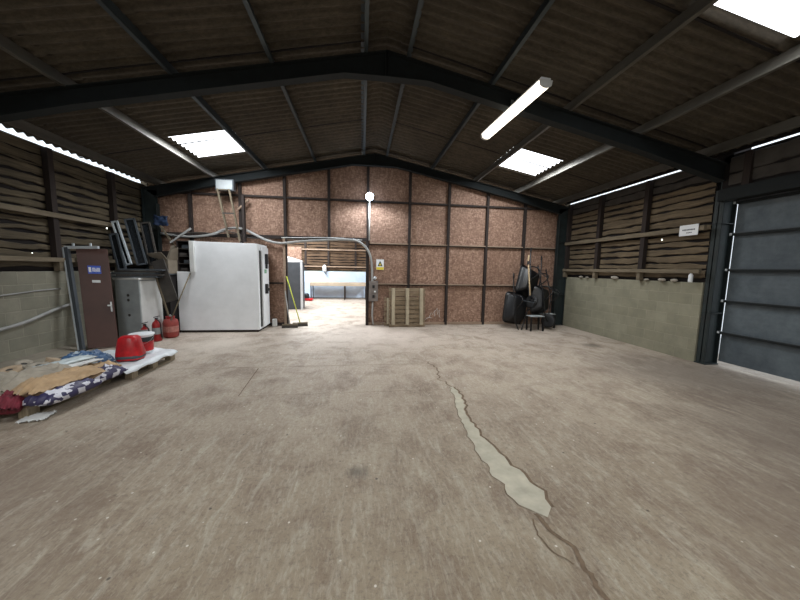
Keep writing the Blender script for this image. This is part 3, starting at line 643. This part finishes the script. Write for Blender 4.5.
tray_labels = ['lowest dark flat panel in stack on the grey cabinet', 'second dark flat panel up in stack on the grey cabinet', 'third dark flat panel up in stack on the grey cabinet', 'fourth dark flat panel up in stack on the grey cabinet', 'topmost dark flat panel in stack on the grey cabinet']
for i, lb in enumerate(tray_labels):
    o = tag(obj('flat_panel', MB().box(-.36, .40, -.22, .22, 0, .022).box(-.36, .40, -.23, -.22, 0, .034), 'dusty' if i % 2 else 'dkgrey', bevel=.004), lb, 'panel', 'flat panels stacked on the grey cabinet')
    o.location = (-4.78+.05*math.sin(i*2.1), 7.16+.02*i, 1.375+.037*i); o.rotation_euler = (0, 0, R(12+6*math.sin(i*1.7)))
def wframe(label, p0, tilt, w, h, m, rz):
    t = thing('window_frame', label, 'window frame', p0, (R(-6), R(tilt), R(rz)))
    fr = MB(); s_ = .035
    fr.box(0, s_, -.02, .02, 0, h).box(w-s_, w, -.02, .02, 0, h).box(0, w, -.02, .02, 0, s_).box(0, w, -.02, .02, h-s_, h)
    obj('frame', fr, m, t, bevel=.003); obj('pane', MB().box(s_, w-s_, -.004, .004, s_, h-s_), 'glass', t)
wframe('slim window frame with bright metal edge leaning above the grey cabinet', (-5.12, 7.30, 1.62), -15, .12, .98, 'alu', 10)
wframe('dark window frame leaning behind the bright-edged frame', (-5.00, 7.45, 1.62), -12, .20, 1.05, 'dkgrey', 14)
wframe('dark window frame third in row, leaning above the flat panels', (-4.86, 7.62, 1.62), -10, .20, 1.0, 'dusty', 8)
wframe('narrow dark frame leaning furthest left above the brown door edge', (-5.15, 7.12, 1.50), -12, .16, .8, 'dkgrey', 6)
# shelf that carries the leaning frames (top of an old board cupboard behind the cabinet)
t = thing('board_cupboard', 'dark board cupboard behind the grey cabinet', 'cupboard', (-4.74, 7.60, 0))
obj('carcass', MB().box(-.62, .28, .02, .65, 0, 1.42), 'back', t); obj('top', MB().box(-.64, .30, .0, .67, 1.42, 1.45), 'dkgrey', t)  # carcass coloured near black to put in the shade of the gap it fills
t = thing('cardboard_box', 'open grey-brown cardboard box with raised flaps beside the cold room', 'box', (-4.66, 7.66, 1.452), (0, 0, R(-10)))
obj('body', MB().box(-.26, .2, 0, .3, 0, .32), 'card', t)
obj('flap', MB().add([(-.26, 0, .32), (.2, 0, .32), (.16, -.12, .48), (-.2, -.1, .46)], [(0,1,2,3)]), 'card', t, solid=.008)
obj('flap', MB().add([(.2, 0, .32), (.2, .3, .32), (.30, .2, .62), (.28, .02, .55)], [(0,1,2,3)]), 'card', t, solid=.008)
obj('flap', MB().add([(-.1, .3, .32), (.2, .3, .32), (.1, .36, .68), (.02, .34, .66)], [(0,1,2,3)]), 'card', t, solid=.008)
o = MB().bar((-4.22, 7.28, .85), (-4.52, 7.36, 1.75), .26, .025, (0,1,0)); tag(obj('loose_board', o, 'dusty'), 'dark board leaning in gap between grey cabinet and cold room', 'board')
tag(obj('timber_batten', MB().bar((-4.37, 7.56, .02), (-4.52, 7.26, 1.42), .035, .03), 'rail'), 'thin pale batten leaning in gap beside the grey cabinet', 'batten')
tag(obj('timber_batten', MB().bar((-4.62, 8.3, 2.02), (-4.98, 8.3, 2.62), .035, .04), 'rail'), 'thin pale batten sloping left above the cardboard box', 'batten')
tag(obj('timber_batten', MB().bar((-4.72, 8.2, 2.20), (-4.28, 8.3, 2.58), .05, .04), 'pipe'), 'pale batten sloping right below the conduit in the corner', 'batten')
tag(obj('board_offcut', MB().box(-5.1, -4.45, 8.3, 8.48, 0, 2.0), 'stud'), 'tall dark board stack in the corner behind the boxes', 'board')
mb = MB(); vs = []
for i in range(9):
    for j in range(7): vs.append((-.16+.04*i, .03*noise.noise(Vector((i*.6, j*.6, 2)))*3, -.12+.04*j+.03*noise.noise(Vector((i*.5, j*.5, 5)))))
mb.add(vs, [(i*7+j, (i+1)*7+j, (i+1)*7+j+1, i*7+j+1) for i in range(8) for j in range(6)])
tag(obj('blue_tarp', mb, 'bluesheet', smooth=True, solid=.01), 'crumpled dark blue tarp hung in the left back corner', 'tarp').location = (-5.0, 8.35, 2.75)
# extinguishers and gas bottle
def extinguisher(label, x, y, h=.46):
    t = thing('fire_extinguisher', label, 'extinguisher', (x, y, 0))
    obj('body', MB().lathe([(.07, 0), (.085, .02), (.085, h-.1), (.07, h-.05), (.03, h-.01), (.025, h+.02)], n=18), 'red', t, smooth=True)
    obj('band', MB().lathe([(.0865, .16), (.0865, .3)], n=18), 'cabgrey', t)
    v = obj('valve', MB().box(-.02, .02, -.02, .02, h+.0, h+.05).bar((-.05, 0, h+.06), (.06, 0, h+.09), .02, .015), 'black', t)
    obj('hose', MB().tube(arc([(.02, -.03, h+.03), (.1, -.05, h-.05), (.105, -.04, h-.2), (.1, -.02, .08)], 5), .012, 6), 'black', t, smooth=True)
extinguisher('red fire extinguisher with black hose, left of two beside the grey cabinet', -4.52, 6.83, .36)
extinguisher('red fire extinguisher with grey label, nearer the gas bottle', -4.41, 7.02, .46)
t = thing('gas_bottle', 'squat rusty red gas bottle beside the cold room', 'gas bottle', (-4.34, 7.38, 0))
obj('body', MB().lathe([(.10, 0), (.14, .02), (.15, .07), (.15, .34), (.13, .41), (.06, .45)], n=22), simple('rusty_red', (140, 56, 50), .6, .3, 10), t, smooth=True)
obj('collar', MB().lathe([(.08, .42), (.09, .49), (.085, .49), (.07, .42)], n=18), 'red', t); obj('valve', MB().lathe([(.02, .44), (.025, .5), (.01, .53)], n=10), 'steel', t)
obj('label_band', MB().lathe([(.1515, .14), (.1515, .27)], n=22), simple('faded_band', (168, 110, 100), .6, .3, 20), t)
tag(obj('stick', MB().tube([(-4.24, 7.22, .42), (-4.10, 7.82, 1.46)], .014, 8), 'rail', smooth=True), 'thin pale stick leaning on the cold room behind the gas bottle', 'stick')

# ------------------------------------------------------------------ pallets with sacks
def flat_pallet(label, x0, x1, y0_, y1_):
    t = thing('pallet', label, 'pallet', (x0, y0_, 0)); w, l = x1-x0, y1_-y0_
    for x in (0, w/2-.045, w-.09):
        obj('bottom_board', MB().box(x, x+.09, 0, l, 0, .02), 'pally', t)
        for y in (0, l/2-.06, l-.12): obj('block', MB().box(x, x+.09, y, y+.12, .02, .10), 'pallet', t)
        obj('stringer', MB().box(x, x+.09, 0, l, .10, .118), 'pally', t)
    for k in range(7):
        y = (l-.1)*k/6; obj('board', MB().box(0, w, y, y+.1, .118, .138), 'palletx', t, bevel=.003)
flat_pallet('timber pallet on the floor under the white plastic sheet', -4.28, -3.27, 4.62, 5.62)
flat_pallet('timber pallet on the floor buried under the heap of sacks', -4.5, -3.50, 3.5, 4.56)
def sack(label, loc, sx, sy, h, m, rz=0, seed=0, tilt=(0, 0), name='sack', crump=1.0, cat='sack', flat=False, group=None):
    nx, ny = 26, 20; mb = MB(); rows_ = {}
    vs = []; fs = []
    for side in (1, -1):
        for i in range(nx+1):
            for j in range(ny+1):
                s_, t_ = -1+2*i/nx, -1+2*j/ny
                pr = max(0, (1-abs(s_)**3.2))**.5*max(0, (1-abs(t_)**3.0))**.5
                pin = 1-.10*abs(s_)**4*(1-abs(t_))
                n1 = noise.noise(Vector((s_*2.2, t_*2.2, seed)))*.45+noise.noise(Vector((s_*5, t_*5, seed+7)))*.42*crump+noise.noise(Vector((s_*12, t_*11, seed+3)))*.20*crump
                hx = sx/2*s_*(1+.10*noise.noise(Vector((t_*4, seed, 1))))
                hy = sy/2*t_*(1+.14*noise.noise(Vector((s_*4, seed, 9))))
                z = h/2*pr*(1+n1) if side > 0 else -h/2*pr*(.55 if flat else .8)
                z += .03*crump*noise.noise(Vector((s_*7, t_*7, seed+1)))*(1-pr)*(1 if side else 1)
                vs.append((hx, hy, z))
    g = (nx+1)*(ny+1)
    for side in (0, 1):
        for i in range(nx):
            for j in range(ny):
                a_ = side*g+i*(ny+1)+j; fs.append((a_, a_+ny+1, a_+ny+2, a_+1))
    mb.add(vs, fs)
    o = obj(name, mb, m, smooth=True); md = o.modifiers.new('weld', 'WELD'); md.merge_threshold = .003
    o.location = loc; o.rotation_euler = (R(tilt[0]), R(tilt[1]), R(rz))
    tag(o, label, cat, group); return o
S = sack
S('navy and white printed sack at right edge, lowest under the brown paper sack', (-3.42, 3.78, .18), .36, .62, .18, 'navybag', -4, 1)
S('navy and white printed sack further back along the pallet edge', (-3.44, 4.32, .18), .32, .48, .17, 'navybag', -8, 2)
S('long smooth brown paper sack slumped on the printed sacks', (-3.49, 3.88, .275), .30, .74, .20, 'kraft', -10, 3)
S('brown paper sack behind the long one, crumpled end upward', (-3.60, 4.50, .215), .28, .40, .13, 'kraft', -30, 4)
S('dusty grey sack across middle of the heap', (-3.84, 3.98, .26), .40, .66, .26, 'greysack', -25, 5)
S('dusty grey sack at front left of the heap', (-4.05, 3.72, .21), .40, .5, .13, 'greysack', 30, 6)
S('maroon woven sack peeping from front of the heap', (-3.64, 3.50, .17), .22, .26, .22, 'maroon', 20, 7, (0, 10))
S('tan canvas sack at the far left front of the heap', (-3.90, 3.42, .14), .34, .34, .16, 'tag', 50, 8)
S('clear pale plastic sheet lying along the top of the sacks', (-3.90, 4.36, .345), .24, .66, .05, 'clear', -14, 9, name='plastic_sheet', cat='plastic sheet')
S('folded white paper sack beside the pale plastic sheet', (-3.68, 4.28, .335), .11, .56, .04, 'white2', -16, 10)
S('blue and white printed film bag at back of the heap', (-4.06, 4.84, .24), .42, .36, .22, 'bluebag', 20, 11, name='film_bag', cat='bag')
S('dark blue printed bag beside the white sheeted pallet', (-3.78, 4.76, .25), .24, .26, .18, 'bluebag', -30, 12, name='film_bag', cat='bag')
S('dusty grey sack lying under pale plastic sheet', (-3.95, 4.42, .215), .40, .60, .14, 'greysack', -10, 13)
S('small crumpled tan sack between brown paper sack and maroon sack', (-3.58, 3.66, .27), .22, .24, .12, 'tag', 40, 14)
# rope handled bag ends along the left of the heap: six open sack mouths
mouth_pos = [(-4.22, 3.98), (-4.36, 4.22), (-4.46, 4.46), (-4.10, 4.16), (-4.20, 4.38), (-4.26, 4.62)]
mouth_lab = ['crumpled tan sack mouth nearest the viewer at left of heap', 'crumpled tan sack mouth, outer row middle, left of heap', 'crumpled tan sack mouth at the outer row far end', 'crumpled tan sack mouth, inner row nearest the grey sack', 'crumpled tan sack mouth, inner row middle beside pale sheet', 'crumpled tan sack mouth, inner row far end beside blue bag']
for i, ((x, y), lb) in enumerate(zip(mouth_pos, mouth_lab)):
    t = thing('sack_mouth', lb, 'sack', (x, y, .25), (R(20*math.sin(i)), R(18*math.cos(i*2)), i), 'crumpled tan sack mouths on the heap')
    mb = MB(); rg = []
    for k, (r_, z_) in enumerate(((.10, -.05), (.13, .0), (.10, .04), (.11, .08), (.06, .085), (.03, .05))):
        rg.append([(r_*(1+.35*noise.noise(Vector((math.cos(q*.5236)*1.5, math.sin(q*.5236)*1.5, i+k*.3))))*math.cos(q*.5236), r_*(1+.3*noise.noise(Vector((math.sin(q*.5236)*1.5, math.cos(q*.5236), i*2+k*.3))))*math.sin(q*.5236)*.75, z_+.02*noise.noise(Vector((q, i, k)))) for q in range(12)])
    mb.loft(rg, closed=(True, False)); obj('cloth', mb, 'tag' if i % 2 else 'greysack', t, smooth=True)
    obj('dark_opening', MB().lathe([(.03, .070), (.005, .06)], n=10), 'dusty', t)
S('flattened white paper scrap on floor at front of the heap', (-3.42, 3.50, .02), .22, .2, .025, 'white2', 15, 21, name='paper_scrap', cat='scrap')
# white sheet over pallet A
mb = MB(); nx, ny = 34, 44; vs = []
for i in range(nx+1):
    for j in range(ny+1):
        x = -4.34+1.12*i/nx; y = 4.46+1.18*j/ny; z = .175+.018*noise.noise(Vector((x*3, y*3, 0)))+.016*noise.noise(Vector((x*9, y*8, 2)))
        if x > -3.27: z -= (x+3.27)*.9+.012*math.sin(y*14)
        
        z += .06*max(0, 1-((x+3.55)**2+(y-5.56)**2)**.5/.12)
        vs.append((x+.015*noise.noise(Vector((y*4, 3, 1))), y, z))
mb.add(vs, [(i*(ny+1)+j, (i+1)*(ny+1)+j, (i+1)*(ny+1)+j+1, i*(ny+1)+j+1) for i in range(nx) for j in range(ny)])
tag(obj('plastic_sheet', mb, 'whitesheet', smooth=True, solid=.004), 'crumpled white plastic sheet spread over the far pallet', 'plastic sheet')
S('flat white filled sack beneath the white plastic sheet', (-3.78, 5.1, .155), .85, .95, .03, 'whitesheet', 0, 31, crump=.4)
# red bag
t = thing('red_plastic_bag', 'bulging red plastic bag standing on white sheet before bucket', 'bag', (-3.55, 5.02, .175), (0, 0, R(12)))
t.scale = (.86, .86, 1.1)
rings = []
for k, (q, z) in enumerate(((.17, 0), (.195, .03), (.20, .10), (.18, .2), (.165, .27), (.145, .325), (.11, .345), (.04, .35))):
    rings.append([(q*(1+.10*noise.noise(Vector((math.cos(a_*.2618)*2, math.sin(a_*.2618)*2, z*6))))*math.copysign(abs(math.cos(a_*.2618))**.7, math.cos(a_*.2618)), q*.8*(1+.08*noise.noise(Vector((math.cos(a_*.2618)*2, math.sin(a_*.2618)*2, z*6+5))))*math.copysign(abs(math.sin(a_*.2618))**.7, math.sin(a_*.2618)), z) for a_ in range(24)])
obj('film', MB().loft(rings), 'redbag', t, smooth=True)
obj('dark_base', MB().loft([[(x*1.03, y*1.03, z) for x, y, z in rings[0]], [(x*1.03, y*1.03, z+.02) for x, y, z in rings[1]], [(x*1.02, y*1.02, .075+.02*noise.noise(Vector((x*9, y*9, 0)))) for x, y, z in rings[2]]]), 'dkgrey', t, smooth=True)
t = thing('bucket', 'white bucket with red and black label and lid behind the red bag', 'bucket', (-3.66, 5.44, .175), (0, 0, R(20)))
t.scale = (.85, .85, .85)
obj('body', MB().lathe([(.155, 0), (.17, .02), (.185, .34), (.19, .36)], n=28), 'white', t, smooth=True)
obj('red_label', MB().lathe([(.1745, .05), (.1835, .24)], n=28), 'redbag', t); obj('black_label', MB().lathe([(.184, .24), (.1885, .33)], n=28), 'ink', t)
obj('white_flash', MB().box(-.05, .03, -.188, -.17, .05, .23), 'white', t)
obj('lid', MB().lathe([(.2, .355), (.205, .36), (.205, .385), (.19, .39), (.05, .392)], n=28), 'white', t, smooth=True)
obj('handle', MB().tube(arc([(.2, 0, .34), (.15, -.14, .25), (0, -.205, .2), (-.15, -.14, .25), (-.2, 0, .34)], 5), .004, 6), 'steel', t)

# ------------------------------------------------------------------ right side small things
t = thing('wall_sign', 'white rectangular sign with grey lettering on right wall rail', 'sign', (6.12, 5.045, 2.38), (0, 0, 0))
obj('plate', MB().box(-.008, 0, -.165, .165, 0, .2), 'white', t)
mb = MB()
for k in range(9): mb.box(-.011, -.008, -.11+k*.025, -.11+k*.025+.017, .095, .12)
for k in range(4): mb.box(-.011, -.008, -.06+k*.025, -.06+k*.025+.017, .045, .06)
obj('lettering', mb, 'dkgrey', t)
tag(obj('white_bottle', MB().lathe([(.03, 0), (.035, .02), (.035, .13), (.015, .17), (.015, .2)], n=12), 'white', smooth=True), 'small white bottle on block wall ledge beside the steel post', 'bottle').location = (6.16, 4.95, 1.5)
for i, (y, r_, lb) in enumerate(((7.9, .05, 'pale rubble stone on the wall ledge nearest the end wall'), (7.65, .04, 'small pale rubble stone second along the wall ledge'), (6.75, .07, 'largest pale rubble stone on the ledge left of middle stud'), (5.9, .04, 'small rubble stone on the ledge beside middle stud'), (5.55, .06, 'flat rubble stone on the ledge under the sign'), (5.3, .05, 'rubble stone on the ledge nearest the white bottle'))):
    bm = bmesh.new(); bmesh.ops.create_icosphere(bm, subdivisions=2, radius=r_)
    for v in bm.verts: v.co *= 1+.35*noise.noise(v.co*14+Vector((i, 0, 0))); v.co.z *= .6; v.co.y *= 1.3
    me = bpy.data.meshes.new('rubble_stone'); bm.to_mesh(me); bm.free(); me.materials.append(M['stone'])
    o = bpy.data.objects.new('rubble_stone', me); C.objects.link(o); o.location = (XR-.03, y, 1.5+r_*.5); tag(o, lb, 'stone', 'rubble on the right wall ledge')

# ------------------------------------------------------------------ light
wd = bpy.data.worlds.new('world'); bpy.context.scene.world = wd; wd.use_nodes = True
bg = wd.node_tree.nodes['Background']; bg.inputs[0].default_value = (.86, .93, 1, 1); bg.inputs[1].default_value = 1.6
def area(name, loc, rot, sx, sy, pw, col=(1, 1, 1), spread=180):
    l = bpy.data.lights.new(name, 'AREA'); l.shape = 'RECTANGLE'; l.size = sx; l.size_y = sy; l.energy = pw; l.color = col; l.spread = R(spread)
    o = bpy.data.objects.new(name, l); C.objects.link(o); o.location = loc; o.rotation_euler = rot; return o
for (s, r_, a0, a1) in sky_rects:
    x = XM+s*(PO[2]+PO[1+2])/2; x = XM+s*3.5
    area('skylight_and_fill_lamp', (x, (a0+a1)/2, roofz(x)-.06), (0, R(12*s), 0), 1.1, a1-a0-.05, (40 if s > 0 and 1 < a0 < 3 else 105 if a0 > 5 else 62) if a0 < 9 else 290, (.93, .97, 1))
area('skylight_and_fill_lamp', (XM, YR+.4, 2.6), (R(55), 0, 0), 8, 3, 120, (1, .98, .94), 110)  # added soft fill behind the camera, not a skylight; the rear wall is closed
area('strip_lamp', (2.30, 4.73, 4.03), (0, 0, R(4.5)), .12, 1.55, 45, (1, .93, .8))
l = bpy.data.lights.new('flood_lamp', 'SPOT'); l.spot_size = R(165); l.spot_blend = .35; l.energy = 110; l.color = (.84, .92, 1); l.shadow_soft_size = .06
o = bpy.data.objects.new('flood_lamp', l); C.objects.link(o); o.location = (.2, 8.12, 3.58); o.rotation_euler = (R(-2), 0, 0)

vs_ = bpy.context.scene.view_settings; vs_.view_transform = 'Standard'; vs_.look = 'None'; vs_.exposure = -.12; vs_.gamma = 1
